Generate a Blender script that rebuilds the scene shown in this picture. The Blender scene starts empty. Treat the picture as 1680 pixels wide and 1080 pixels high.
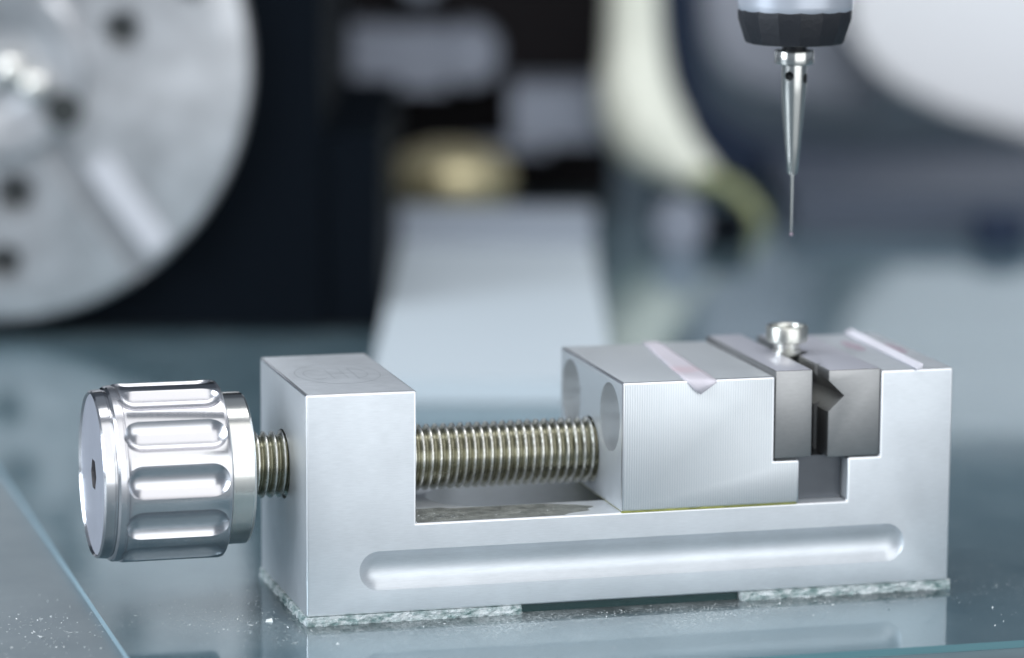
import bpy, bmesh, math, random
from mathutils import Vector, Matrix, noise
random.seed(7)
S = bpy.context.scene
C = S.collection
S.unit_settings.scale_length = 0.01          # one unit is one centimetre
PI = math.pi

# ------------------------------------------------------------------ camera
cam = bpy.data.cameras.new("camera"); co = bpy.data.objects.new("camera", cam); C.objects.link(co)
rx = Vector((0.9648583, -0.2627128, 0.0055172)); dn = Vector((-0.0376158, -0.1588698, -0.9865827)); fw = Vector((0.2600644, 0.951705, -0.163169))
co.matrix_world = Matrix(((rx.x, -dn.x, -fw.x, -12.175776), (rx.y, -dn.y, -fw.y, -56.941821), (rx.z, -dn.z, -fw.z, 14.327855), (0, 0, 0, 1)))
cam.sensor_width = 36; cam.lens = 6109.68 / 1680 * 36
cam.clip_start = 1; cam.clip_end = 1000
cam.dof.use_dof = True; cam.dof.focus_distance = 60.2; cam.dof.aperture_fstop = 0.090
S.camera = co

# ------------------------------------------------------------------ world and lamps
w = bpy.data.worlds.new("World"); S.world = w; w.use_nodes = True
bg = w.node_tree.nodes["Background"]; bg.inputs[0].default_value = (0.74, 0.85, 1.0, 1); bg.inputs[1].default_value = 0.28
S.view_settings.view_transform = 'Standard'; S.view_settings.look = 'None'; S.view_settings.exposure = 0; S.view_settings.gamma = 1

def area(name, loc, target, sx, sy, radiance, col=(1, 1, 1)):
    l = bpy.data.lights.new(name, 'AREA'); l.shape = 'RECTANGLE'; l.size = sx; l.size_y = sy
    l.energy = radiance * PI * sx * sy; l.color = col
    o = bpy.data.objects.new(name, l); C.objects.link(o); o.location = loc
    o.rotation_euler = (Vector(target) - Vector(loc)).to_track_quat('-Z', 'Y').to_euler()
    return o
area("ceiling_lamp", (-4, -42, 62), (4, 0, 2), 74, 84, 1.35, (1, 0.99, 0.98))
area("front_fill_softbox", (34, -88, 14), (5, 0, 1), 110, 70, 1.85, (0.95, 0.98, 1))  # softbox added in front to brighten the vise faces
area("left_fill_softbox", (-60, -6, 30), (0, 4, 2), 40, 52, 6.0, (0.84, 0.92, 1))  # fill added at the left for the vise's side faces and bores
area("cover_fill_lamp", (18, 10, 46), (24, 60, 6), 90, 26, 3.6, (0.97, 0.98, 1))  # fill added for the background covers, aimed away from the vise
S.cycles.max_bounces = 8; S.cycles.transparent_max_bounces = 12
S.cycles.sample_clamp_indirect = 6

# ------------------------------------------------------------------ materials
def mat(name, col, metal=0.0, rough=0.5, spec=0.5, coat=0.0, ior=1.5):
    m = bpy.data.materials.new(name); m.use_nodes = True
    b = m.node_tree.nodes["Principled BSDF"]
    b.inputs["Base Color"].default_value = (*col, 1); b.inputs["Metallic"].default_value = metal
    b.inputs["Roughness"].default_value = rough; b.inputs["Specular IOR Level"].default_value = spec
    b.inputs["Coat Weight"].default_value = coat; b.inputs["IOR"].default_value = ior
    return m
def nd(m, t, **kw):
    n = m.node_tree.nodes.new(t)
    for k, v in kw.items(): setattr(n, k, v)
    return n
def ln(m, a, b): m.node_tree.links.new(a, b)
def bsdf(m): return m.node_tree.nodes["Principled BSDF"]
def coords(m, scale=(1, 1, 1)):
    t = nd(m, "ShaderNodeTexCoord"); mp = nd(m, "ShaderNodeMapping"); mp.inputs["Scale"].default_value = scale
    ln(m, t.outputs["Object"], mp.inputs["Vector"]); return mp.outputs["Vector"]
def noise_n(m, vec, scale, detail=3, rough=0.5):
    n = nd(m, "ShaderNodeTexNoise"); n.inputs["Scale"].default_value = scale; n.inputs["Detail"].default_value = detail
    n.inputs["Roughness"].default_value = rough; ln(m, vec, n.inputs["Vector"]); return n.outputs["Fac"]
def ramp(m, fac, stops):
    r = nd(m, "ShaderNodeValToRGB"); e = r.color_ramp.elements
    while len(e) < len(stops): e.new(0.5)
    for i, (p, c) in enumerate(stops):
        e[i].position = p; e[i].color = (*c, 1) if len(c) == 3 else c
    ln(m, fac, r.inputs["Fac"]); return r.outputs["Color"]
def bump(m, h, strength, dist, prev=None):
    b = nd(m, "ShaderNodeBump"); b.inputs["Strength"].default_value = strength; b.inputs["Distance"].default_value = dist
    ln(m, h, b.inputs["Height"])
    if prev: ln(m, prev, b.inputs["Normal"])
    return b.outputs["Normal"]
def rough_var(m, fac, lo, hi):
    r = nd(m, "ShaderNodeMapRange"); r.inputs["To Min"].default_value = lo; r.inputs["To Max"].default_value = hi
    ln(m, fac, r.inputs["Value"]); ln(m, r.outputs["Result"], bsdf(m).inputs["Roughness"])

def brushed(name, col, rough, stretch, metal=0.9, amt=0.03, spread=0.03, scale=20, streak=0.16):
    m = mat(name, col, metal, rough)
    v = coords(m, stretch); f = noise_n(m, v, scale, 4, 0.6)
    big = noise_n(m, coords(m), 1.3, 4, 0.55)
    mx = nd(m, "ShaderNodeMath", operation='ADD'); ln(m, f, mx.inputs[0]); ln(m, big, mx.inputs[1])
    hf = nd(m, "ShaderNodeMath", operation='MULTIPLY'); hf.inputs[1].default_value = 0.5; ln(m, mx.outputs[0], hf.inputs[0])
    lo = tuple(c * (1 - streak) for c in col); hi = tuple(min(1, c * (1 + streak)) for c in col)
    ln(m, ramp(m, hf.outputs[0], [(0.3, lo), (0.7, hi)]), bsdf(m).inputs["Base Color"])
    rough_var(m, hf.outputs[0], rough - spread, rough + spread)
    ln(m, bump(m, f, 0.4, amt * 0.1), bsdf(m).inputs["Normal"])
    return m

M_ALU = brushed("anodised_aluminium", (0.72, 0.755, 0.79), 0.38, (0.25, 1, 3), 0.56, 0.035, streak=0.09)
sc1 = nd(M_ALU, "ShaderNodeTexNoise"); sc1.inputs["Scale"].default_value = 5; sc1.inputs["Detail"].default_value = 8; sc1.inputs["Roughness"].default_value = 0.85
ln(M_ALU, coords(M_ALU, (0.6, 1, 9)), sc1.inputs["Vector"])
mr = nd(M_ALU, "ShaderNodeMapRange"); mr.inputs["From Min"].default_value = 0.3; mr.inputs["From Max"].default_value = 0.7; mr.inputs["To Min"].default_value = 0.31; mr.inputs["To Max"].default_value = 0.47
ln(M_ALU, sc1.outputs["Fac"], mr.inputs["Value"]); ln(M_ALU, mr.outputs["Result"], bsdf(M_ALU).inputs["Roughness"])
# jaw block: fine vertical milling marks across its faces
M_JAW = mat("milled_aluminium", (0.76, 0.79, 0.82), 0.52, 0.38)
v = coords(M_JAW)
wv = nd(M_JAW, "ShaderNodeTexWave", wave_type='BANDS', bands_direction='X'); wv.inputs["Scale"].default_value = 7.6
wv.inputs["Distortion"].default_value = 1.0; wv.inputs["Detail"].default_value = 2; wv.inputs["Detail Scale"].default_value = 0.6; ln(M_JAW, v, wv.inputs["Vector"])
nv = noise_n(M_JAW, coords(M_JAW, (6, 6, 0.25)), 9, 3)
ln(M_JAW, bump(M_JAW, nv, 0.35, 0.004, bump(M_JAW, wv.outputs["Fac"], 0.35, 0.005)), bsdf(M_JAW).inputs["Normal"])
ln(M_JAW, ramp(M_JAW, wv.outputs["Fac"], [(0.0, (0.68, 0.72, 0.75)), (1.0, (0.78, 0.81, 0.83))]), bsdf(M_JAW).inputs["Base Color"])
rough_var(M_JAW, noise_n(M_JAW, v, 2.5, 3), 0.32, 0.42)
M_PLATE = brushed("ground_tool_steel", (0.40, 0.40, 0.40), 0.38, (0.6, 1, 1.6), 0.95, 0.02, 0.05, 14, 0.10)
M_TOPSHEEN = mat("painted_sheen_top", (0.80, 0.80, 0.87), 0.62, 0.34)  # plate tops coloured paler to stand in for a bright reflection
M_BOREW = mat("bright_bore_wall", (0.92, 0.94, 0.95), 0.85, 0.24)
M_CHAMFER = mat("bright_cut_chamfer", (0.84, 0.85, 0.87), 1.0, 0.30)
M_PIN = brushed("satin_pin_steel", (0.66, 0.66, 0.61), 0.30, (0.5, 0.5, 12), 1.0, 0.012, 0.04, 8, 0.10)
M_CHROME = brushed("turned_stainless_steel", (0.74, 0.735, 0.70), 0.18, (14, 0.4, 0.4), 1.0, 0.01, 0.03, 6, 0.05)
M_CHROME2 = brushed("polished_knob_steel", (0.62, 0.62, 0.64), 0.16, (14, 0.6, 0.6), 1.0, 0.012, 0.03, 6, 0.05)
M_FLUTE = mat("satin_flute_steel", (0.64, 0.635, 0.66), 1.0, 0.26)
M_FACE = brushed("satin_knob_face", (0.72, 0.73, 0.82), 0.38, (1, 1, 1), 0.6, 0.01, 0.03, 3, 0.05)
M_THREAD = brushed("oiled_thread_steel", (0.50, 0.49, 0.43), 0.26, (3, 1, 1), 1.0, 0.03, 0.06, 5, 0.22)
# colour by radius: dark olive at the thread roots, paler at the crests
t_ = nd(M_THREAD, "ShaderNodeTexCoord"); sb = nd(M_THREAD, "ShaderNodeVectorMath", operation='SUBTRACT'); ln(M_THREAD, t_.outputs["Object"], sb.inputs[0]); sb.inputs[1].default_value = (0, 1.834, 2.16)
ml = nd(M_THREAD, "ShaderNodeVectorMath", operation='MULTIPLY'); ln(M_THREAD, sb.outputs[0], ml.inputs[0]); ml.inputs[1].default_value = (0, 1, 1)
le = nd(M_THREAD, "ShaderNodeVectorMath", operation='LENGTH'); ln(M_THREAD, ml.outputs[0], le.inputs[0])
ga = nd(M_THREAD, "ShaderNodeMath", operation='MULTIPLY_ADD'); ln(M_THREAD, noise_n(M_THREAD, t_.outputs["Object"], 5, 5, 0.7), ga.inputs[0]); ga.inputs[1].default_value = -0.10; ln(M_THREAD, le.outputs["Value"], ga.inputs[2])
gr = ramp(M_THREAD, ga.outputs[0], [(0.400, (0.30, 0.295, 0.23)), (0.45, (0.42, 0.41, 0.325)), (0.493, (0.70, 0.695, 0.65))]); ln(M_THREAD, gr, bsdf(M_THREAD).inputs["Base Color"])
M_BORE = mat("bore_shadow_steel", (0.25, 0.25, 0.25), 0.9, 0.35)
M_OIL = mat("machine_oil", (0.36, 0.38, 0.06), 0.1, 0.08)
M_RUBY = mat("ruby", (0.34, 0.25, 0.31), 0, 0.05, ior=1.76)
M_BLACKP = mat("black_probe_plastic", (0.018, 0.020, 0.026), 0, 0.38)
ln(M_BLACKP, bump(M_BLACKP, noise_n(M_BLACKP, coords(M_BLACKP), 9, 5, 0.7), 0.5, 0.03), bsdf(M_BLACKP).inputs["Normal"])
rough_var(M_BLACKP, noise_n(M_BLACKP, coords(M_BLACKP), 3, 4, 0.7), 0.28, 0.62)
M_PROBE = mat("satin_probe_body", (0.66, 0.70, 0.78), 0.5, 0.35)
M_GRAVE = mat("etched_mark", (0.62, 0.65, 0.68), 0.65, 0.42)
M_DARK = mat("dark_machine_paint", (0.0016, 0.0034, 0.0062), 0, 0.55)
M_DARKB = mat("dark_warm_casting", (0.010, 0.009, 0.010), 0, 0.6)
M_NAVY = mat("dark_blue_bellows", (0.020, 0.030, 0.055), 0, 0.6)
M_WHITE = mat("white_machine_paint", (0.86, 0.88, 0.91), 0, 0.4)
M_BLOCK = mat("grey_block_enamel", (0.30, 0.335, 0.39), 0, 0.5)
M_CREAM = mat("cream_hose", (0.78, 0.80, 0.70), 0, 0.45)
M_OLIVE = mat("olive_hose_end", (0.30, 0.33, 0.16), 0, 0.5)
M_BRASS = mat("brass_knob", (0.44, 0.39, 0.24), 0.6, 0.35)
M_GREYP = mat("grey_plate", (0.26, 0.285, 0.345), 0.3, 0.4)
M_STAGE = mat("stage_enamel", (0.54, 0.61, 0.66), 0, 0.45)
M_DISC = brushed("chuck_steel", (0.54, 0.55, 0.57), 0.36, (1, 1, 1), 0.8, 0.03, 0.06, 0.8, 0.28)
M_LITJAW = mat("lit_chuck_jaw", (0.60, 0.61, 0.65), 0.3, 0.45)  # paler than the other jaws, stands in for a lit edge
M_HOLESHADE = mat("painted_hole_shade", (0.035, 0.04, 0.04), 0.2, 0.5)  # near black, stands in for the shade inside holes
# tape: thin film, part of the light passes
def tape_mat(name, col, pink):
    m = mat(name, col, 0, 0.35); b = bsdf(m); b.inputs["Alpha"].default_value = 0.72
    v = coords(m)
    d = nd(m, "ShaderNodeVectorMath", operation='DISTANCE'); ln(m, v, d.inputs[0]); d.inputs[1].default_value = pink
    ad = nd(m, "ShaderNodeMath", operation='MULTIPLY_ADD'); ln(m, noise_n(m, v, 7, 4, 0.7), ad.inputs[0]); ad.inputs[1].default_value = 0.9; ln(m, d.outputs["Value"], ad.inputs[2])
    ln(m, ramp(m, ad.outputs[0], [(0.35, (0.85, 0.67, 0.72)), (0.95, col)]), b.inputs["Base Color"])
    return m
M_TAPE = tape_mat("pink_smudged_film", (0.82, 0.78, 0.84), (6.55, 0.9, 3.7))
M_TAPE2 = tape_mat("clear_film", (0.88, 0.87, 0.93), (10.4, 9, 3.7))
M_RED = mat("pale_red_patch", (0.52, 0.44, 0.50), 0.4, 0.45)
# glass pane: fresnel mix of mirror and tinted clear, seen only from outside
def glass_sheet(name, tint, ior, dust):
    m = bpy.data.materials.new(name); m.use_nodes = True; nt = m.node_tree; nt.nodes.clear()
    out = nd(m, "ShaderNodeOutputMaterial"); tr = nd(m, "ShaderNodeBsdfTransparent"); tr.inputs[0].default_value = (*tint, 1)
    gl = nd(m, "ShaderNodeBsdfGlossy"); gl.inputs["Roughness"].default_value = 0.075; gl.inputs["Color"].default_value = (0.93, 0.98, 1, 1)
    fr = nd(m, "ShaderNodeFresnel"); fr.inputs["IOR"].default_value = ior
    geo = nd(m, "ShaderNodeNewGeometry")
    inv = nd(m, "ShaderNodeMath", operation='SUBTRACT'); inv.inputs[0].default_value = 1; ln(m, geo.outputs["Backfacing"], inv.inputs[1])
    mu = nd(m, "ShaderNodeMath", operation='MULTIPLY'); ln(m, fr.outputs[0], mu.inputs[0]); ln(m, inv.outputs[0], mu.inputs[1])
    mix = nd(m, "ShaderNodeMixShader"); ln(m, mu.outputs[0], mix.inputs[0]); ln(m, tr.outputs[0], mix.inputs[1]); ln(m, gl.outputs[0], mix.inputs[2])
    # uneven dust film, its pale patch round the vise also brightens the table
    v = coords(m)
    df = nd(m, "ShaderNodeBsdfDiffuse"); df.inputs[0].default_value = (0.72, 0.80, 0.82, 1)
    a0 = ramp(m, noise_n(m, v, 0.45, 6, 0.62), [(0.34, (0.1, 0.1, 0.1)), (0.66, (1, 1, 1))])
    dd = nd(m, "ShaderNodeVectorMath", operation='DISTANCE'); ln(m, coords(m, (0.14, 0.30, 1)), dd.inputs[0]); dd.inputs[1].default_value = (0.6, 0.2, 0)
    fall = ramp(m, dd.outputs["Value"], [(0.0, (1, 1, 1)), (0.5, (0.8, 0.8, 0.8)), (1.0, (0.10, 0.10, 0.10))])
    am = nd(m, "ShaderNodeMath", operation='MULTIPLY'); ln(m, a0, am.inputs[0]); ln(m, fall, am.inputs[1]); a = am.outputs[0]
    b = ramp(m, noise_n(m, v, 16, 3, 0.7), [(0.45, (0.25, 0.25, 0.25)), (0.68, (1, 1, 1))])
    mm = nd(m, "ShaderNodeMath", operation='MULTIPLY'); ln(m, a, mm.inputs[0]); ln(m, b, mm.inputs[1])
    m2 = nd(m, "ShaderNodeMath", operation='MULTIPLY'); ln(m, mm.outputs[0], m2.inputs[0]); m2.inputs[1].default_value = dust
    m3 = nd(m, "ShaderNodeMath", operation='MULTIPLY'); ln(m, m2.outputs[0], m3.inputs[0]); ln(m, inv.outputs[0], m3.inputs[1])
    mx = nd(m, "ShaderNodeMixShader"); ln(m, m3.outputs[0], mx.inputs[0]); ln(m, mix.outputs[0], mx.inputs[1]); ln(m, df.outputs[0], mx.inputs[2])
    ln(m, mx.outputs[0], out.inputs[0])
    ln(m, bump(m, noise_n(m, v, 0.7, 2), 0.25, 0.01), gl.inputs["Normal"])
    return m
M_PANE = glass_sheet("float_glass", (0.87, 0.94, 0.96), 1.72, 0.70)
M_EDGE = mat("glass_cut_edge", (0.14, 0.30, 0.34), 0, 0.2)
M_EDGE2 = mat("glass_pale_edge", (0.42, 0.58, 0.66), 0, 0.25)
M_TABLE = mat("bed_glass", (0.10, 0.155, 0.18), 0, 0.08, ior=1.5)
vt = coords(M_TABLE)
ln(M_TABLE, ramp(M_TABLE, noise_n(M_TABLE, vt, 0.22, 5, 0.6), [(0.35, (0.120, 0.155, 0.175)), (0.7, (0.175, 0.210, 0.230))]), bsdf(M_TABLE).inputs["Base Color"])
rough_var(M_TABLE, noise_n(M_TABLE, vt, 0.8, 5, 0.65), 0.22, 0.42)
# chipped glass strips under the vise
def chip_mat(name):
    m = mat(name, (0.3, 0.5, 0.45), 0, 0.25)
    v = coords(m, (1, 1, 2.2))
    n1 = noise_n(m, v, 3.4, 6, 0.75)
    ln(m, ramp(m, n1, [(0.32, (0.07, 0.14, 0.135)), (0.40, (0.24, 0.36, 0.355)), (0.48, (0.52, 0.62, 0.62)), (0.57, (0.88, 0.94, 0.95))]), bsdf(m).inputs["Base Color"])
    rough_var(m, noise_n(m, v, 12, 4), 0.08, 0.6)
    ln(m, bump(m, noise_n(m, v, 14, 5, 0.7), 0.9, 0.05), bsdf(m).inputs["Normal"])
    return m
for m_ in (M_DARK, M_DARKB, M_NAVY): bsdf(m_).inputs["Specular IOR Level"].default_value = 0.06
M_CHIP = chip_mat("chipped_green_glass")
M_DUST = mat("glitter_dust", (0.86, 0.9, 0.9), 0.2, 0.25)

# ------------------------------------------------------------------ helpers
def obj(name, me, m, parent=None, label=None, cat=None, kind=None, group=None):
    me.name = name
    if m is not None and not me.materials: me.materials.append(m)
    o = bpy.data.objects.new(name, me); C.objects.link(o)
    if parent: o.parent = parent
    if label: o["label"] = label
    if cat: o["category"] = cat
    if kind: o["kind"] = kind
    if group: o["group"] = group
    return o
def empty(name, loc, label, cat, group=None, rz=0):
    o = bpy.data.objects.new(name, None); C.objects.link(o); o.location = loc; o.rotation_euler.z = rz
    o["label"] = label; o["category"] = cat
    if group: o["group"] = group
    return o
def mesh(bm, smooth=None):
    me = bpy.data.meshes.new("mesh"); bm.normal_update(); bm.to_mesh(me); bm.free()
    if smooth is not None:
        me.shade_smooth(); me.set_sharp_from_angle(angle=math.radians(smooth))
    return me
def box(bm, x0, y0, z0, x1, y1, z1):
    vs = [bm.verts.new(p) for p in ((x0,y0,z0),(x1,y0,z0),(x1,y1,z0),(x0,y1,z0),(x0,y0,z1),(x1,y0,z1),(x1,y1,z1),(x0,y1,z1))]
    for f in ((3,2,1,0),(4,5,6,7),(0,1,5,4),(1,2,6,5),(2,3,7,6),(3,0,4,7)): bm.faces.new([vs[i] for i in f])
def prism(pts, y0, y1):
    """outline in x/z, extruded along y"""
    bm = bmesh.new()
    a = [bm.verts.new((x, y0, z)) for x, z in pts]; b = [bm.verts.new((x, y1, z)) for x, z in pts]
    bm.faces.new(a); bm.faces.new(b[::-1]); n = len(pts)
    for i in range(n): bm.faces.new((a[(i+1) % n], a[i], b[i], b[(i+1) % n]))
    bmesh.ops.recalc_face_normals(bm, faces=bm.faces)
    return bm
def bevel(bm, off, seg=2):
    es = [e for e in bm.edges if len(e.link_faces) == 2 and e.calc_face_angle(0) > 0.5]
    bmesh.ops.bevel(bm, geom=es, offset=off, segments=seg, profile=0.5, affect='EDGES', clamp_overlap=True)
def mark_chamfer(bm, i=1):
    bm.normal_update()
    for f in bm.faces:
        if max(abs(c) for c in f.normal) < 0.97: f.material_index = i
def lathe(prof, n=96, axis='X', cap=True):
    """prof = [(along, radius)...]"""
    bm = bmesh.new(); rings = []
    for t, r in prof:
        ring = []
        for i in range(n):
            a = 2 * PI * i / n; c, s = r * math.cos(a), r * math.sin(a)
            ring.append(bm.verts.new((t, c, s) if axis == 'X' else (c, s, t) if axis == 'Z' else (c, t, s)))
        rings.append(ring)
    for a, b in zip(rings, rings[1:]):
        for i in range(n): bm.faces.new((a[i], a[(i+1) % n], b[(i+1) % n], b[i]))
    if cap:
        bm.faces.new(rings[0]); bm.faces.new(rings[-1])
    bmesh.ops.recalc_face_normals(bm, faces=bm.faces)
    return bm
def move(bm, v): bmesh.ops.translate(bm, verts=bm.verts, vec=v); return bm
def capsule(bm, p0, p1, r, n=48, m=12):
    """closed capsule between two points"""
    p0, p1 = Vector(p0), Vector(p1); d = (p1 - p0).normalized()
    q = d.to_track_quat('Z', 'Y').to_matrix()
    prof = [(-r * math.cos(k * PI / 2 / m), r * math.sin(k * PI / 2 / m)) for k in range(1, m + 1)]
    L = (p1 - p0).length
    prof += [(L + r * math.sin(k * PI / 2 / m), r * math.cos(k * PI / 2 / m)) for k in range(0, m)]
    rings = []
    for t, rr in prof:
        rings.append([bm.verts.new(p0 + q @ Vector((rr * math.cos(2*PI*i/n), rr * math.sin(2*PI*i/n), t))) for i in range(n)])
    fs = []
    for a, b in zip(rings, rings[1:]):
        for i in range(n): fs.append(bm.faces.new((a[i], a[(i+1) % n], b[(i+1) % n], b[i])))
    t0 = bm.verts.new(p0 - d * r); t1 = bm.verts.new(p1 + d * r)
    for i in range(n):
        fs.append(bm.faces.new((t0, rings[0][(i+1) % n], rings[0][i]))); fs.append(bm.faces.new((t1, rings[-1][i], rings[-1][(i+1) % n])))
def cut(me, cutters):
    """me minus each cutter mesh, returns a new mesh"""
    o = bpy.data.objects.new("tmp", me); C.objects.link(o); tmp = []
    for c in cutters:
        co_ = bpy.data.objects.new("tmpc", c); C.objects.link(co_); tmp.append(co_)
        md = o.modifiers.new("b", 'BOOLEAN'); md.object = co_; md.operation = 'DIFFERENCE'; md.solver = 'EXACT'
    bpy.context.view_layer.update()
    dg = bpy.context.evaluated_depsgraph_get()
    r = bpy.data.meshes.new_from_object(o.evaluated_get(dg))
    for t in tmp + [o]: bpy.data.objects.remove(t)
    r.shade_smooth(); r.set_sharp_from_angle(angle=math.radians(28))
    return r
def capsule_mesh(*a, **k):
    bm = bmesh.new(); capsule(bm, *a, **k); bmesh.ops.recalc_face_normals(bm, faces=bm.faces); return mesh(bm)
def cyl_mesh(axis, p, r, t0, t1, n=64):
    bm = lathe([(t0, r), (t1, r)], n, axis)
    move(bm, Vector(p)); return mesh(bm)

# ------------------------------------------------------------------ vise
W = 3.668; H = 3.626; L = 11.0; AY = 1.834; AZ = 2.16
vise = empty("toolmaker_vise", (0, 0, 0), "silver aluminium toolmaker vise with fluted knob and threaded screw", "vise")
outline = [(0, 0), (L, 0), (L, H), (9.724, H), (9.724, 2.188), (9.167, 2.188), (9.167, 1.456), (1.807, 1.456), (1.807, H), (0, H)]
bm = prism(outline, 0, W); bevel(bm, 0.036, 3); mark_chamfer(bm)
body = mesh(bm); body.materials.append(M_ALU); body.materials.append(M_CHAMFER)
# long side groove, obround slot in the bed, screw bore
groove = capsule_mesh((1.19, -0.265, 0.705), (9.87, -0.265, 0.705), 0.418, n=96, m=20)
bs = bmesh.new()
pts = []
r_ = 0.83; xa, xb = 2.43 + r_, 8.2
for i in range(33): a = PI / 2 + PI * i / 32; pts.append((xa + r_ * math.cos(a), AY + r_ * math.sin(a)))
for i in range(33): a = -PI / 2 + PI * i / 32; pts.append((xb + r_ * math.cos(a), AY + r_ * math.sin(a)))
lo = [bs.verts.new((x, y, 0.75)) for x, y in pts]; hi = [bs.verts.new((x, y, 1.7)) for x, y in pts]
bs.faces.new(lo[::-1]); bs.faces.new(hi)
for i in range(len(pts)): j = (i + 1) % len(pts); bs.faces.new((lo[i], lo[j], hi[j], hi[i]))
bmesh.ops.recalc_face_normals(bs, faces=bs.faces)
slot = mesh(bs)
bore = cyl_mesh('X', (0, AY, AZ), 0.575, -0.5, 2.2, 72)
me = cut(body, [groove, slot, bore])
if not me.materials: me.materials.append(M_ALU); me.materials.append(M_CHAMFER)
obj("body", me, None, vise)

# moving jaw with two counterbores in its left face
jo = [(5.248, 1.462), (8.316, 1.462), (8.316, 2.188), (7.868, 2.188), (7.868, 3.605), (5.248, 3.605)]
bm = prism(jo, -0.012, 3.62); bevel(bm, 0.035, 2); mark_chamfer(bm)
me = mesh(bm); me.materials.append(M_JAW); me.materials.append(M_CHAMFER)
me = cut(me, [cyl_mesh('X', (0, 0.69, 2.92), 0.57, 4.8, 6.1, 72), cyl_mesh('X', (0, 2.978, 2.92), 0.57, 4.8, 6.1, 72), cyl_mesh('X', (0, AY, AZ), 0.56, 4.8, 6.0, 64)])
if not me.materials: me.materials.append(M_JAW); me.materials.append(M_CHAMFER)
me.materials.append(M_BOREW)
for p in me.polygons:
    c_ = p.center
    if 5.27 < c_.x < 6.11 and min(math.hypot(c_.y - 0.69, c_.z - 2.92), math.hypot(c_.y - 2.978, c_.z - 2.92)) < 0.572: p.material_index = 2
jaw = obj("moving_jaw", me, M_JAW, vise)
# hardened plates
def plate(pts, cutters=()):
    bm = prism(pts, 0.0, W); bevel(bm, 0.022, 2); me = mesh(bm)
    if cutters: me = cut(me, cutters)
    else: me.shade_smooth(); me.set_sharp_from_angle(angle=math.radians(30))
    me.materials.append(M_PLATE); me.materials.append(M_TOPSHEEN)
    for p in me.polygons:
        if p.normal.z > 0.95 and p.center.z > 3.6: p.material_index = 1
    return me
o = obj("jaw_plate", plate([(7.880, 2.225), (8.525, 2.225), (8.525, 3.69), (7.880, 3.69)]), M_PLATE, vise, "dark ground steel plate on the moving jaw")
vgr = mesh(prism([(8.5, 2.68), (9.082, 3.235), (8.5, 3.79)], -1, 5))          # horizontal V notch
vv = bmesh.new()                                                                # upright V notches
for yc, dx, hw in ((1.80, 0.30, 0.34), (0.62, 0.10, 0.12)):
    a = [vv.verts.new((8.7, yc - hw * 1.33, z)) for z in (1.9, 4)] ; b = [vv.verts.new((8.7, yc + hw * 1.33, z)) for z in (1.9, 4)]; c = [vv.verts.new((8.8 + dx, yc, z)) for z in (1.9, 4)]
    vv.faces.new((a[0], b[0], c[0])); vv.faces.new((a[1], c[1], b[1])); vv.faces.new((a[0], a[1], b[1], b[0])); vv.faces.new((b[0], b[1], c[1], c[0])); vv.faces.new((c[0], c[1], a[1], a[0]))
bmesh.ops.recalc_face_normals(vv, faces=vv.faces)
obj("jaw_plate", plate([(8.805, 2.205), (9.712, 2.205), (9.712, 3.665), (8.805, 3.665)], [vgr, mesh(vv)]), M_PLATE, vise, "dark ground steel plate with a V notch in its face")

# dark block added to darken the bed channel between the jaws
bm = bmesh.new(); box(bm, 8.335, 0.30, 1.462, 9.150, 3.35, 2.19); bevel(bm, 0.02, 2)
obj("dark_gap_block", mesh(bm, 30), brushed("dark_gap_steel", (0.13, 0.14, 0.155), 0.34, (1, 1, 1), 0.8, 0.01, 0.04, 3, 0.10), vise)
# threaded spindle
def thread(x0, x1, pitch=0.145, R=0.550, r=0.470, n=100, k=25):
    bm = bmesh.new(); rows = []; step = pitch / k; N = int((x1 - x0) / step)
    def rad(ph):
        ph %= 1.0
        if ph <= 0.16: return R
        if ph < 0.50: return R + (r - R) * (ph - 0.16) / 0.34
        if ph <= 0.66: return r - 0.006 * math.sin((ph - 0.50) / 0.16 * PI)
        return r + (R - r) * (ph - 0.66) / 0.34
    for i in range(N + 1):
        x = x0 + i * step
        rows.append([bm.verts.new((x, AY + (q := rad(x / pitch + j / n)) * math.cos(2*PI*j/n), AZ + q * math.sin(2*PI*j/n))) for j in range(n)])
    for a, b in zip(rows, rows[1:]):
        for j in range(n): bm.faces.new((a[j], b[j], b[(j+1) % n], a[(j+1) % n]))
    bm.faces.new(rows[0]); bm.faces.new(rows[-1][::-1])
    return mesh(bm, 34)
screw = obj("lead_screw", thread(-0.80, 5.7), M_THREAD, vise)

# knob
KZ = 2.135
kp = [(-3.12, 1.30), (-3.16, 1.33), (-3.13, 1.362), (-2.985, 1.375), (-2.97, 1.36), (-2.95, 1.36), (-2.935, 1.40), (-2.90, 1.425), (-2.80, 1.43), (-2.79, 1.415), (-2.77, 1.415), (-2.76, 1.44), (-2.72, 1.45),
      (-1.16, 1.45), (-1.11, 1.437), (-1.09, 1.41), (-1.09, 1.2)]
bm = lathe(kp, 240, 'X'); move(bm, (0, AY, KZ)); kn = mesh(bm)
fl = bmesh.new()
for k in range(12):
    a = math.radians(90 - 4.4 + 30 * k); R = 1.692; rr = 0.38
    # the flute axis lies just outside the rim so that only part of the round cutter bites
    y, z = AY + R * math.sin(a - PI/2) * -1, KZ + R * math.cos(a - PI/2)
    capsule(fl, (-2.535, y, z), (-1.435, y, z), rr, 56, 14)
bmesh.ops.recalc_face_normals(fl, faces=fl.faces)
sock = bmesh.new()
a = [sock.verts.new((-3.4, AY + 0.27 * math.cos(PI/3*i), KZ + 0.27 * math.sin(PI/3*i))) for i in range(6)]
b = [sock.verts.new((-2.5, v_.co.y, v_.co.z)) for v_ in a]
sock.faces.new(a); sock.faces.new(b)
for i in range(6): sock.faces.new((a[i], a[(i+1) % 6], b[(i+1) % 6], b[i]))
bmesh.ops.recalc_face_normals(sock, faces=sock.faces)
me = cut(kn, [mesh(fl), mesh(sock)])
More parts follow.
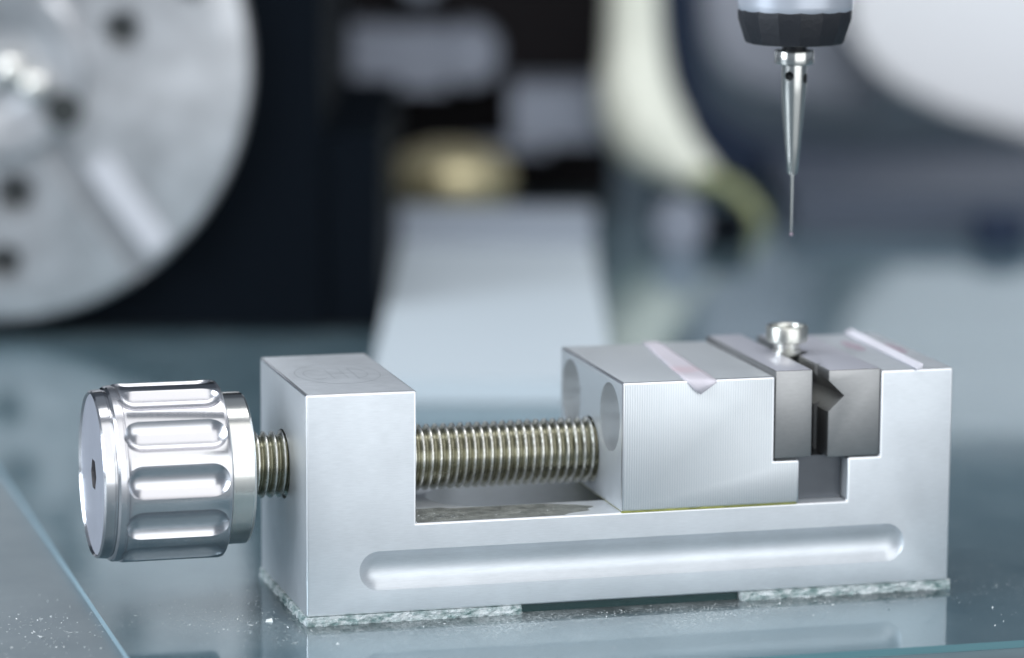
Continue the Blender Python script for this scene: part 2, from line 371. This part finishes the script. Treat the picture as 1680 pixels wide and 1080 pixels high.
me.materials.append(M_CHROME2); me.materials.append(M_FACE); me.materials.append(M_FLUTE)
for p in me.polygons:
    rad_ = max(math.hypot(me.vertices[i].co.y - AY, me.vertices[i].co.z - KZ) for i in p.vertices); rmn = min(math.hypot(me.vertices[i].co.y - AY, me.vertices[i].co.z - KZ) for i in p.vertices)
    if p.normal.x < -0.95 and p.center.x < -3.1: p.material_index = 1
    elif -2.86 < p.center.x < -1.11 and rmn < 1.444: p.material_index = 2
knob = obj("knob", me, None, vise)
bm = lathe([(-1.095, 1.19), (-1.075, 1.225), (-1.05, 1.245), (-0.71, 1.245), (-0.675, 1.225), (-0.66, 1.19), (-0.66, 0.5)], 200, 'X'); move(bm, (0, AY, KZ))
obj("collar", mesh(bm, 25), M_CHROME, knob)

# faint etched mark on the left post: an oval with worn letters inside
bm = bmesh.new(); zt = H + 0.0015
def ring_seg(cx, cy, ax, ay, a0, a1, wd, n=64):
    pr = None
    for i in range(n + 1):
        a = a0 + (a1 - a0) * i / n
        p = (bm.verts.new((cx + ax * math.cos(a), cy + ay * math.sin(a), zt)), bm.verts.new((cx + (ax - wd) * math.cos(a), cy + (ay - wd) * math.sin(a), zt)))
        if pr: bm.faces.new((pr[0], p[0], p[1], pr[1]))
        pr = p
def bar(x0, y0, x1, y1, wd):
    d = Vector((x1 - x0, y1 - y0)).normalized(); n_ = Vector((-d.y, d.x)) * wd / 2
    bm.faces.new([bm.verts.new((x, y, zt)) for x, y in ((x0+n_.x, y0+n_.y), (x0-n_.x, y0-n_.y), (x1-n_.x, y1-n_.y), (x1+n_.x, y1+n_.y))])
cx, cy = 0.91, 1.80
ring_seg(cx, cy, 0.70, 0.92, 0, 2 * PI, 0.014)
ring_seg(cx - 0.36, cy, 0.20, 0.42, math.radians(50), math.radians(310), 0.014)      # C
bar(cx - 0.13, cy - 0.42, cx - 0.13, cy + 0.42, 0.016); bar(cx + 0.10, cy - 0.42, cx + 0.10, cy + 0.42, 0.016); bar(cx - 0.13, cy, cx + 0.10, cy, 0.016)   # H
bar(cx + 0.26, cy - 0.5, cx + 0.26, cy + 0.5, 0.02); ring_seg(cx + 0.26, cy, 0.24, 0.42, -PI / 2, PI / 2, 0.014)   # D
obj("etched_mark", mesh(bm), M_GRAVE, vise)
# oil squeezed out below the jaw
bm = bmesh.new(); box(bm, 5.262, -0.006, 1.4575, 8.27, 3.6, 1.4615)
obj("oil_film", mesh(bm), M_OIL, vise)
bm = bmesh.new(); prev = None
for i in range(90):
    x = 5.235 + i * (8.29 - 5.235) / 89; hgt = 0.004 + 0.012 * max(0, noise.noise(Vector((x * 5, 2, 0))) + 0.35) * (1.3 if x < 7.2 else 0.6)
    p = [bm.verts.new(q) for q in ((x, -0.022 - hgt, 1.457), (x, -0.02, 1.457 + hgt), (x, 0.0, 1.457 + hgt))]
    if prev:
        for s in (0, 1): bm.faces.new((prev[s], p[s], p[s+1], prev[s+1]))
    prev = p
obj("oil_bead", mesh(bm, 60), M_OIL, vise)

M_SWARF = mat("dirty_oil", (0.085, 0.095, 0.08), 0, 0.22); bsdf(M_SWARF).inputs["Alpha"].default_value = 0.62
ln(M_SWARF, ramp(M_SWARF, noise_n(M_SWARF, coords(M_SWARF), 4, 5, 0.7), [(0.40, (0.10, 0.105, 0.085)), (0.66, (0.42, 0.43, 0.38))]), bsdf(M_SWARF).inputs["Base Color"])
ln(M_SWARF, bump(M_SWARF, noise_n(M_SWARF, coords(M_SWARF), 22, 4, 0.7), 0.7, 0.02), bsdf(M_SWARF).inputs["Normal"])
bm = bmesh.new(); nn = 90; ctr = bm.verts.new((2.9, 0.5, 1.4585))
edge = []
for i in range(nn):
    a = 2 * PI * i / nn; k = 1 + 0.10 * noise.noise(Vector((math.cos(a) * 3, math.sin(a) * 3, 4)))
    x = max(1.815, 2.95 + 1.95 * math.cos(a) * k); y = min(0.97 if x > 2.6 else 1.6, max(0.035, 0.5 + 0.60 * math.sin(a) * k))
    edge.append(bm.verts.new((x, y, 1.4585)))
for i in range(nn): bm.faces.new((ctr, edge[i], edge[(i+1) % nn]))
obj("oil_stain", mesh(bm), M_SWARF, vise)

# ------------------------------------------------------------------ tapes on the vise
def strip(rows, name, m, label, th=0.006):
    bm = bmesh.new(); pr = None
    for a, b in rows:
        n = 5; p = [bm.verts.new(Vector(a).lerp(Vector(b), i / n)) for i in range(n + 1)]
        if pr:
            for i in range(n): bm.faces.new((pr[i], p[i], p[i+1], pr[i+1]))
        pr = p
    me = mesh(bm, 60); o = obj(name, me, m, None, label, "tape")
    md = o.modifiers.new("t", 'SOLIDIFY'); md.thickness = th; md.offset = 1
    return o
zt = 3.612
rows = []
for i in range(10):
    t = i / 9; y = 3.62 * (1 - t) + 0.04 * t
    lift = 0.012 * math.sin(t * 9) ** 2 + 0.02 * (1 - t) ** 4
    rows.append(((6.70 - 0.40 * t, y, zt + lift), (6.98 - 0.155 * t, y, zt + lift)))
rows += [((6.36, -0.03, 3.56), (6.825, -0.08, 3.607)), ((6.45, -0.06, 3.46), (6.82, -0.12, 3.588)), ((6.565, -0.07, 3.372), (6.815, -0.14, 3.567))]
strip(rows, "tape_strip", M_TAPE, "wide translucent tape with pink smudge folded over the moving jaw's front edge")
rows = []
for i in range(12):
    t = i / 11; y = 3.64 * (1 - t) - 0.03 * t
    rows.append(((10.40 - 0.08 * t, y, H + 0.02), (10.53 - 0.075 * t, y, H + 0.10 - 0.015 * t)))
rows += [((10.33, -0.05, H - 0.02), (10.425, -0.06, H + 0.01))]
strip(rows, "tape_strip", M_TAPE2, "narrow bright clear tape across the fixed end block right of the notched plate")
# pale red patches beside the narrow tape
for k, (x0, y0, x1, y1) in enumerate(((9.98, 1.9, 10.26, 2.9), (10.62, 1.5, 10.86, 2.5))):
    bm = bmesh.new(); n = 22; ctr = bm.verts.new(((x0+x1)/2, (y0+y1)/2, H + 0.002))
    rg = [bm.verts.new(((x0+x1)/2 + (x1-x0)/2 * math.cos(2*PI*i/n) * (1 + 0.25 * math.sin(i * 2.3 + k)), (y0+y1)/2 + (y1-y0)/2 * math.sin(2*PI*i/n), H + 0.002)) for i in range(n)]
    for i in range(n): bm.faces.new((ctr, rg[i], rg[(i+1) % n]))
    obj("red_patch", mesh(bm), M_RED, vise, "pale red patch")

# ------------------------------------------------------------------ clamped workpiece
pin = empty("flanged_pin", (8.70, 1.80, 2.7), "small shiny steel pin with a cupped flange clamped upright between the jaw plates", "workpiece")
bm = lathe([(0, 0.15), (0, 0.168), (0.93, 0.168), (0.93, 0.235), (0.95, 0.25), (1.03, 0.25), (1.035, 0.215), (1.06, 0.215), (1.065, 0.22), (1.16, 0.22), (1.17, 0.25)], 72, 'Z')
obj("shank", mesh(bm, 35), M_PIN, pin)
bm = lathe([(1.165, 0.20), (1.165, 0.33), (1.18, 0.355), (1.42, 0.355), (1.435, 0.345), (1.435, 0.290), (1.42, 0.280), (1.36, 0.275), (1.355, 0.12), (1.33, 0.10), (1.33, 0.02)], 96, 'Z')
obj("flange", mesh(bm, 35), M_PIN, pin)

# ------------------------------------------------------------------ probe
PX, PY = 8.745, 1.80
probe = empty("touch_probe", (PX, PY, 0), "black ringed touch probe with tapered steel stem and thin stylus hanging above the vise", "probe")
bm = lathe([(6.70, 0.03), (6.71, 0.075), (6.73, 0.086), (7.20, 0.132), (7.61, 0.168), (8.05, 0.207), (8.20, 0.213), (8.56, 0.213), (8.56, 0.1)], 80, 'Z')
stem = mesh(bm)
h1 = mesh(move(lathe([(-0.6, 0.078), (0.6, 0.078)], 28, 'Y'), (0, 0, 8.38)))
me = cut(stem, [h1, mesh(move(lathe([(-0.6, 0.085), (0.6, 0.085)], 28, 'X'), (0, 0, 8.33)))])
me.materials.append(M_CHROME); me.materials.append(M_HOLESHADE)
for p in me.polygons:
    c_ = p.center
    if math.hypot(c_.x, c_.z - 8.38) < 0.0785 and abs(c_.y) < .2 or math.hypot(c_.y, c_.z - 8.33) < 0.0855 and abs(c_.x) < .2: p.material_index = 1  # walls of the stem holes coloured dark as shade
st = obj("stylus_stem", me, M_CHROME, probe); st.rotation_euler.z = math.radians(-42)
bm = lathe([(8.56, 0.15), (8.56, 0.30), (8.575, 0.325), (8.60, 0.33), (8.78, 0.33), (8.80, 0.32), (8.81, 0.20)], 96, 'Z')
obj("stem_collar", mesh(bm, 30), M_CHROME, probe)
bm = lathe([(8.80, 0.20), (8.88, 0.21), (8.88, 0.31), (8.95, 0.31), (8.95, 0.1)], 64, 'Z')
obj("neck", mesh(bm, 30), M_BLACKP, probe)
bm = lathe([(5.70, 0.010), (5.72, 0.015), (5.95, 0.016), (6.71, 0.026)], 24, 'Z')
obj("stylus", mesh(bm, 40), M_CHROME, probe)
bm = bmesh.new(); bmesh.ops.create_icosphere(bm, subdivisions=3, radius=0.030); move(bm, (0, 0, 5.69))
obj("ruby_ball", mesh(bm, 60), M_RUBY, probe)
# black ring: twelve sided skirt, slightly facetted
bm = lathe([(8.915, 0.25), (8.915, 0.78), (8.93, 0.82), (8.965, 0.84), (9.33, 0.955), (9.46, 0.96), (9.50, 0.94), (9.50, 0.8)], 16, 'Z')
me = mesh(bm); me.shade_smooth(); me.set_sharp_from_angle(angle=math.radians(18))
kr = obj("lower_ring", me, M_BLACKP, probe); kr.rotation_euler.z = 0.15
bm = lathe([(9.45, 0.90), (9.465, 0.935), (9.50, 0.955), (9.58, 0.965), (11.8, 0.965), (12.0, 0.90), (12.0, 0.45), (20, 0.45)], 96, 'Z')
obj("probe_body", mesh(bm, 30), M_PROBE, probe)

# ------------------------------------------------------------------ chipped glass strips under the vise
T = -0.14
def pad(x0, x1, label, seed, y1=3.7, jag=0.05):
    bm = bmesh.new(); nx = int((x1 - x0) / 0.035); ny = 60; nz = 4
    # perimeter walk: front edge then left and right edges
    per = [(x0 + (x1 - x0) * i / nx, 0.0, 0, -1) for i in range(nx + 1)]
    per += [(x1, y1 * i / ny, 1, 0) for i in range(1, ny + 1)]
    per += [(x1 + (x0 - x1) * i / nx, y1, 0, 1) for i in range(1, nx + 1)]
    per += [(x0, y1 * (1 - i / ny), -1, 0) for i in range(1, ny)]
    cols = []
    for (x, y, ax, ay) in per:
        col = []
        for k in range(nz + 1):
            t = k / nz; z = T + (0 - T) * t + (0.0 if k in (0, nz) else random.uniform(-.008, .008))
            h = noise.noise(Vector((x * 3.1 + seed, y * 3.1, t * 1.2))) * 0.9 + noise.noise(Vector((x * 9 + seed, y * 9, t * 5))) * 1.1
            d = 0.02 + jag * 0.6 * (0.5 + h) * (1.15 - 0.6 * t) + random.uniform(-.006, .006)
            if ay == -1 and x < x0 + 1.3 and seed < 2: d += 0.035 * (1 - (x - x0) / 1.3)
            col.append(bm.verts.new((x + ax * d, y + ay * d, z if k < nz else -0.002)))
        cols.append(col)
    n = len(cols)
    for i in range(n):
        a, b = cols[i], cols[(i + 1) % n]
        for k in range(nz): bm.faces.new((a[k], b[k], b[k+1], a[k+1]))
    bm.faces.new([c[nz] for c in cols]); bm.faces.new([c[0] for c in cols][::-1])
    return obj("glass_strip", mesh(bm), M_CHIP, None, label, "glass strip")
pad(0.0, 3.56, "chipped green glass strip under the knob end of the vise", 1.0)
pad(7.35, 11.02, "chipped green glass strip under the fixed jaw end of the vise", 5.0)

bm = bmesh.new(); box(bm, 3.60, 0.10, T, 7.31, 3.5, -0.012); bevel(bm, 0.01, 1)  # dark filler put in for the shaded gap between the strips
obj("glass_strip", mesh(bm), mat("gap_shade_green", (0.010, 0.045, 0.045), 0, 0.08), None, "dark green filler for the shaded gap under the middle of the vise, between the chipped strips", "glass strip")
# ------------------------------------------------------------------ table
bm = bmesh.new(); box(bm, -3.09, -3.62, -0.26, 90, 120, T); 
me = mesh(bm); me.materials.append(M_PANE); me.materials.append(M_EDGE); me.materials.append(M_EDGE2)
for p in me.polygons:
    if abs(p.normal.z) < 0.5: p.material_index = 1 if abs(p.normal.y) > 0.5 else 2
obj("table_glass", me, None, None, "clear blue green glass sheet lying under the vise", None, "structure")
bm = bmesh.new(); box(bm, -150, -60, -3, 250, 240, -0.264)
obj("table_bed", mesh(bm), M_TABLE, None, "dark blue green table surface below the glass sheet", None, "structure")
# glittering dust
def flecks(name, spots, label, seed=0):
    rnd = random.Random(seed); bm = bmesh.new()
    for (cx, cy, sx, sy, z, n, size) in spots:
        for _ in range(n):
            x, y = rnd.gauss(cx, sx), rnd.gauss(cy, sy); s = size * rnd.uniform(.35, 1.3) * (1.8 if rnd.random() < .06 else 1)
            s *= 2.2 if rnd.random() < .04 else 1; c = Vector((x, y, z + s * .25)); an = rnd.uniform(0, PI); el = rnd.choice((1, 1, 1.6, 3)); dx, dy = math.cos(an), math.sin(an); vs = []
            for _q in range(4):
                p_, q_ = rnd.uniform(-1, 1) * s * el, rnd.uniform(-1, 1) * s / el ** .5; vs.append(bm.verts.new(c + Vector((p_ * dx - q_ * dy, p_ * dy + q_ * dx, rnd.uniform(-.5, .8) * s / el))))
            for f in ((0, 1, 2), (0, 3, 1), (1, 3, 2), (2, 3, 0)): bm.faces.new([vs[i] for i in f])
    return obj(name, mesh(bm), M_DUST, None, label, None, "stuff")
flecks("dust", [(-1.2, 1.0, 1.4, 1.2, T, 260, .012), (-0.6, 0.6, .7, .8, T, 260, .014), (5.5, -0.35, 1.6, .14, T, 420, .012), (9.3, -0.5, 1.2, .3, T, 300, .012), (12.2, 0.2, 1.2, 1.0, T, 260, .012), (6, -1.4, 3.5, .7, T, 160, .012)], "fine glittering dust on the glass sheet", 1)
flecks("dust", [(-4.0, 1.4, .55, .9, -.264, 170, .018), (-4.6, -.2, .7, .7, -.264, 50, .018)], "glittering dust on the table left of the glass sheet", 2)

flecks("swarf", [(2.25, .45, .28, .20, 1.462, 260, .010), (3.3, .45, .6, .2, 1.462, 120, .008)], "fine glittering metal dust on the oily vise bed beside the left post", 3)
# ------------------------------------------------------------------ background, laid out in the machine's own axes
PSI = math.radians(15.2836)
def B(x, y, z=0): c, s = math.cos(PSI), math.sin(PSI); return (x * c + y * s, -x * s + y * c, z)
def bthing(name, x, y, z, label, cat, m=None, me=None, extra=0):
    o = (empty(name, (0, 0, 0), label, cat) if me is None else obj(name, me, m, None, label, cat))
    o.location = B(x, y, z); o.rotation_euler.z = -PSI + extra; return o
def bbox(x0, y0, z0, x1, y1, z1, bev=0.25):
    bm = bmesh.new(); box(bm, x0, y0, z0, x1, y1, z1); bevel(bm, bev, 3); return mesh(bm, 40)
BT = -0.14

# chuck on its head
ch = bthing("rotary_chuck", -8.83, 27.89, 6.21, "large round silver chuck standing on edge at the left behind the knob", "chuck", extra=0.06); ch.scale = (1.025, 1.025, 1.025)
RC = 5.88
bm = lathe([(0, RC - 0.35), (0.06, RC - 0.1), (0.22, RC), (2.6, RC), (2.6, 3)], 160, 'Y'); cd = mesh(bm)
cuts = []
holes = [(2.95, 0.80, .48), (0.49, -2.94, .50), (0.23, -4.5, .42), (4.5, 1.75, .28), (-1.4, 2.4, .4), (3.0, 3.9, .3), (-3, -2, .45), (-4.2, 1.2, .4)]
hb = bmesh.new()
for (x, z, r) in holes:
    b2 = lathe([(-.1, r * 1.15), (0.35, r * .6), (1.4, r * .6)], 24, 'Y'); move(b2, (x, 0, z)); tmp = mesh(b2); hb.from_mesh(tmp)
# radial T slots
for ang in (-54, 66, 186):
    a = math.radians(ang); b2 = bmesh.new(); box(b2, 1.2, -0.5, -0.30, RC + 1, 0.55, 0.30)
    bmesh.ops.rotate(b2, verts=b2.verts, cent=(0, 0, 0), matrix=Matrix.Rotation(-a, 3, 'Y')); tmp = mesh(b2); hb.from_mesh(tmp)
bmesh.ops.recalc_face_normals(hb, faces=hb.faces)
obj("disc", cut(cd, [mesh(hb)]), M_DISC, ch)
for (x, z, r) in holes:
    b2 = lathe([(0.3, r * .2), (0.3, r * .55), (1.3, r * .55)], 24, 'Y'); move(b2, (x, 0, z)); obj("bolt_hole_shade", mesh(b2, 40), M_HOLESHADE, ch)  # dark plug in each hole stands in for its shade
bm = lathe([(-0.05, 0.9), (-0.35, 1.0), (-0.42, 1.15), (-0.42, 2.0), (-0.3, 2.15), (0.1, 2.2)], 80, 'Y')
hub = obj("hub", mesh(bm, 35), M_DISC, ch)
bm = bmesh.new(); bmesh.ops.create_uvsphere(bm, u_segments=24, v_segments=16, radius=.42); move(bm, (0.45, -0.65, -0.05))
obj("bolt_head", mesh(bm, 60), M_CHROME, ch)
bm = bmesh.new(); bmesh.ops.create_uvsphere(bm, u_segments=24, v_segments=16, radius=.36); move(bm, (1.0, -0.65, -0.40))
obj("bolt_head", mesh(bm, 60), M_CHROME, ch)
bm = lathe([(-0.5, 0.42), (-0.41, 0.42)], 24, 'Y'); move(bm, (1.65, 0, -0.97)); obj("bolt_hole_shade", mesh(bm, 40), M_HOLESHADE, ch)  # dark disc on the hub painted as a shaded hole, nothing is cut
for ang in (-54, 66, 186):
    a = math.radians(ang); b2 = bmesh.new(); box(b2, 2.3, -0.85, -0.62, 4.9, -0.01, 0.62); bevel(b2, .12, 2)
    b3 = bmesh.new(); box(b3, 2.35, -1.5, -0.45, 3.6, -0.86, 0.45); bevel(b3, .1, 2); tmp = mesh(b3); b2.from_mesh(tmp)
    bmesh.ops.rotate(b2, verts=b2.verts, cent=(0, 0, 0), matrix=Matrix.Rotation(-a, 3, 'Y'))
    if ang != -54: obj("jaw", mesh(b2, 40), M_DISC, ch)
    else:
        b2.free(); b2 = bmesh.new(); box(b2, 3.2, -0.30, 0.32, 5.55, -0.01, 0.95); bevel(b2, .14, 3)  # pale bar beside the slot, drawn as its lit edge
        bmesh.ops.rotate(b2, verts=b2.verts, cent=(0, 0, 0), matrix=Matrix.Rotation(-a, 3, 'Y')); obj("jaw", mesh(b2, 40), M_LITJAW, ch)
hd = bthing("indexing_machine", -8.6, 31.2, BT, "black machine head standing directly behind the round chuck", "machine")
obj("housing", bbox(-9, -2.1, 0, 7.35, 14, 16, 1.3), M_DARK, hd)
obj("side_box", bbox(7.36, -1.9, 0, 8.75, 12, 4.6, .5), M_DARK, hd)
# dark column in the middle with its fittings
colm = bthing("machine_column", 2.3, 55.5, BT, "black machine column in the middle distance behind the white stage", "machine", M_DARKB, bbox(-6.0, -1.2, 0, 4.05, 14, 14, .6))
pl = bthing("grey_bracket", 0, 52, 0, "blurred grey rectangular bracket with round end on the black column", "bracket")
obj("plate", bbox(-1.90, -0.3, 3.3, 1.30, 1.9, 5.15, .45), M_GREYP, pl)
bm = lathe([(-0.3, .8), (-0.2, .88), (1.9, .88)], 48, 'Y'); move(bm, (1.95, 0, 4.3)); obj("round_end", mesh(bm, 40), M_GREYP, pl)
bm = lathe([(-0.3, .5), (-0.2, .58), (1.9, .58)], 48, 'Y'); move(bm, (0.52, 0, 6.55))
bthing("round_button", 0, 52, 0, "small grey round fitting at the top of the black column", "fitting", M_GREYP, mesh(bm, 40))
bthing("grey_slide", 4.55, 51, 1.75, "blurred lavender grey slide block under the cream hose", "slide block", M_GREYP, bbox(-1.35, -0.3, 0.1, 1.45, 3.0, 1.75, .35))
bthing("slide_arm", 3.3, 51, 1.3, "thin grey arm reaching left from the lavender slide block", "arm", M_GREYP, bbox(-1.2, -0.3, .28, 1.0, 1.2, .45, .05))
bm = lathe([(-0.45, 0.7), (-0.4, 1.2), (-0.1, 1.6), (0.35, 1.8), (0.9, 1.75), (1.35, 1.3), (1.55, .7), (1.6, .2)], 72, 'Z')
o = bthing("brass_knob", 1.5, 46.4, 0.75, "blurred round brass coloured knob above the white stage", "knob", M_BRASS, mesh(bm, 60))
# white stage
stg = bthing("white_stage", 3.0, 40, BT, "white stage plate and block standing on the table behind the vise", "stage")
obj("plate", bbox(-2.75, -20.3, 0, 2.45, 0.0, 0.50, .24), M_STAGE, stg)
obj("block", bbox(-2.75, 0.02, 0, 2.45, 1.3, 1.40, .5), M_BLOCK, stg)
# cream hose
def tube(path, name, m, label, cat, n=28):
    P = [Vector((x, y, z)) for x, y, z, r in path]; R_ = [p[3] for p in path]
    # resample with Catmull-Rom
    Q = []; K = 8
    for i in range(len(P) - 1):
        p0, p1, p2, p3 = P[max(0, i-1)], P[i], P[i+1], P[min(len(P)-1, i+2)]
        for k in range(K):
            t = k / K
            Q.append((0.5 * ((2*p1) + (p2-p0)*t + (2*p0-5*p1+4*p2-p3)*t*t + (3*p1-p0-3*p2+p3)*t**3), R_[i] + (R_[i+1]-R_[i]) * t))
    Q.append((P[-1], R_[-1]))
    bm = bmesh.new(); rings = []
    for i, (q, r) in enumerate(Q):
        d = (Q[min(i+1, len(Q)-1)][0] - Q[max(i-1, 0)][0]).normalized(); mt = d.to_track_quat('Z', 'Y').to_matrix()
        rings.append([bm.verts.new(q + mt @ Vector((r * math.cos(2*PI*j/n), r * math.sin(2*PI*j/n), 0))) for j in range(n)])
    for a, b in zip(rings, rings[1:]):
        for j in range(n): bm.faces.new((a[j], a[(j+1) % n], b[(j+1) % n], b[j]))
    bm.faces.new(rings[0]); bm.faces.new(rings[-1][::-1]); bmesh.ops.recalc_face_normals(bm, faces=bm.faces)
    o = obj(name, mesh(bm, 60), m, None, label, cat); o.rotation_euler.z = -PSI; return o
tube([(6.6, 50.3, 9.5, .70), (6.7, 50.1, 7, .72), (6.75, 49.9, 4.9, .85), (6.85, 49.5, 3.2, 1.15), (7.35, 49.1, 2.2, 1.15), (8.3, 48.6, 1.45, .65), (8.9, 48.3, 1.1, .4)], "cream_hose", M_CREAM, "blurred thick cream hose curving down in the middle of the background", "hose")
tube([(8.5, 48.2, 1.25, .3), (9.5, 47.8, 0.95, .24), (10.2, 47.4, 0.3, .2), (10.3, 47.2, -.1, .2)], "olive_cable", M_OLIVE, "thin olive cable curving to the table below the cream hose", "cable")
bm = lathe([(-0.4, .62), (-0.3, .72), (.6, .72)], 48, 'Y')
bthing("grey_roller", 7.84, 43.2, 0.46, "small grey roller on the table below the cream hose", "roller", M_GREYP, mesh(bm, 40))
bthing("dark_foot", 8.9, 44.2, BT, "small black block on the table beside the grey roller", "block", M_DARK, bbox(-.6, -.4, 0, .9, 1, .85, .15))
bm = lathe([(0, .75), (.7, .75), (.82, .65), (.82, .2)], 40, 'Z')
bthing("dark_foot", 16.8, 44.5, BT, "round black foot on the table at the right edge behind the vise", "foot", M_NAVY, mesh(bm, 40))
# white covers and their dark base at the right
def slab(pts, y0, y1, bev): 
    bm = prism(pts, y0, y1); bevel(bm, bev, 3); return mesh(bm, 40)
near = [(13.3, 8.4), (13.43, 7.3), (13.93, 4.28), (14.6, 3.3), (15.58, 2.57), (17.13, 1.85), (19.84, 1.05), (22.7, 0.6), (45, 0.3), (45, 8.4)]
bthing("machine_cover", 0, 0, 0, "large white curved machine cover at the top right", "machine cover", M_WHITE, slab([(x, z) for x, z in near], 59.5, 70, .3))
far = [(9.3, 8.4), (9.48, 6.9), (10.0, 3.2), (10.6, 2.1), (11.74, 1.5), (14.18, 1.0), (16.2, .9), (16.2, 8.4)]
bthing("rear_cover", 0, 0, 0, "paler grey machine cover behind the hanging probe", "machine cover", mat("pale_grey_paint", (0.60, 0.64, 0.74), 0, .45), slab(far, 70.5, 78, .3))
darkp = [(7.7, -.3), (7.6, 8.4), (9.0, 8.4), (9.05, 4.2), (9.5, 2.2), (10.9, 1.2), (14, 0.8), (17, .85), (45, .5), (45, -.3)]
bthing("bellows_base", 0, 0, 0, "dark blue machine base curving down below the white covers", "machine base", M_NAVY, slab(darkp, 57.9, 59.2, .2))
bthing("added_plinth", 0, 0, BT, "low dark plinth added in front of the white covers to block their reflection", "plinth", mat("slate_paint", (0.055, 0.07, 0.10), 0, .6), bbox(11.2, 46.9, 0, 45, 57.5, 1.0, .4))  # added to keep the white covers out of the table's reflection
# far wall of the room behind everything
bm = bmesh.new(); box(bm, -160, 150, -3, 200, 152, 120)
o = obj("wall", mesh(bm), mat("room_wall", (0.16, 0.18, 0.21), 0, .8), None, "plain grey room wall far behind", None, "structure"); o.rotation_euler.z = -PSI
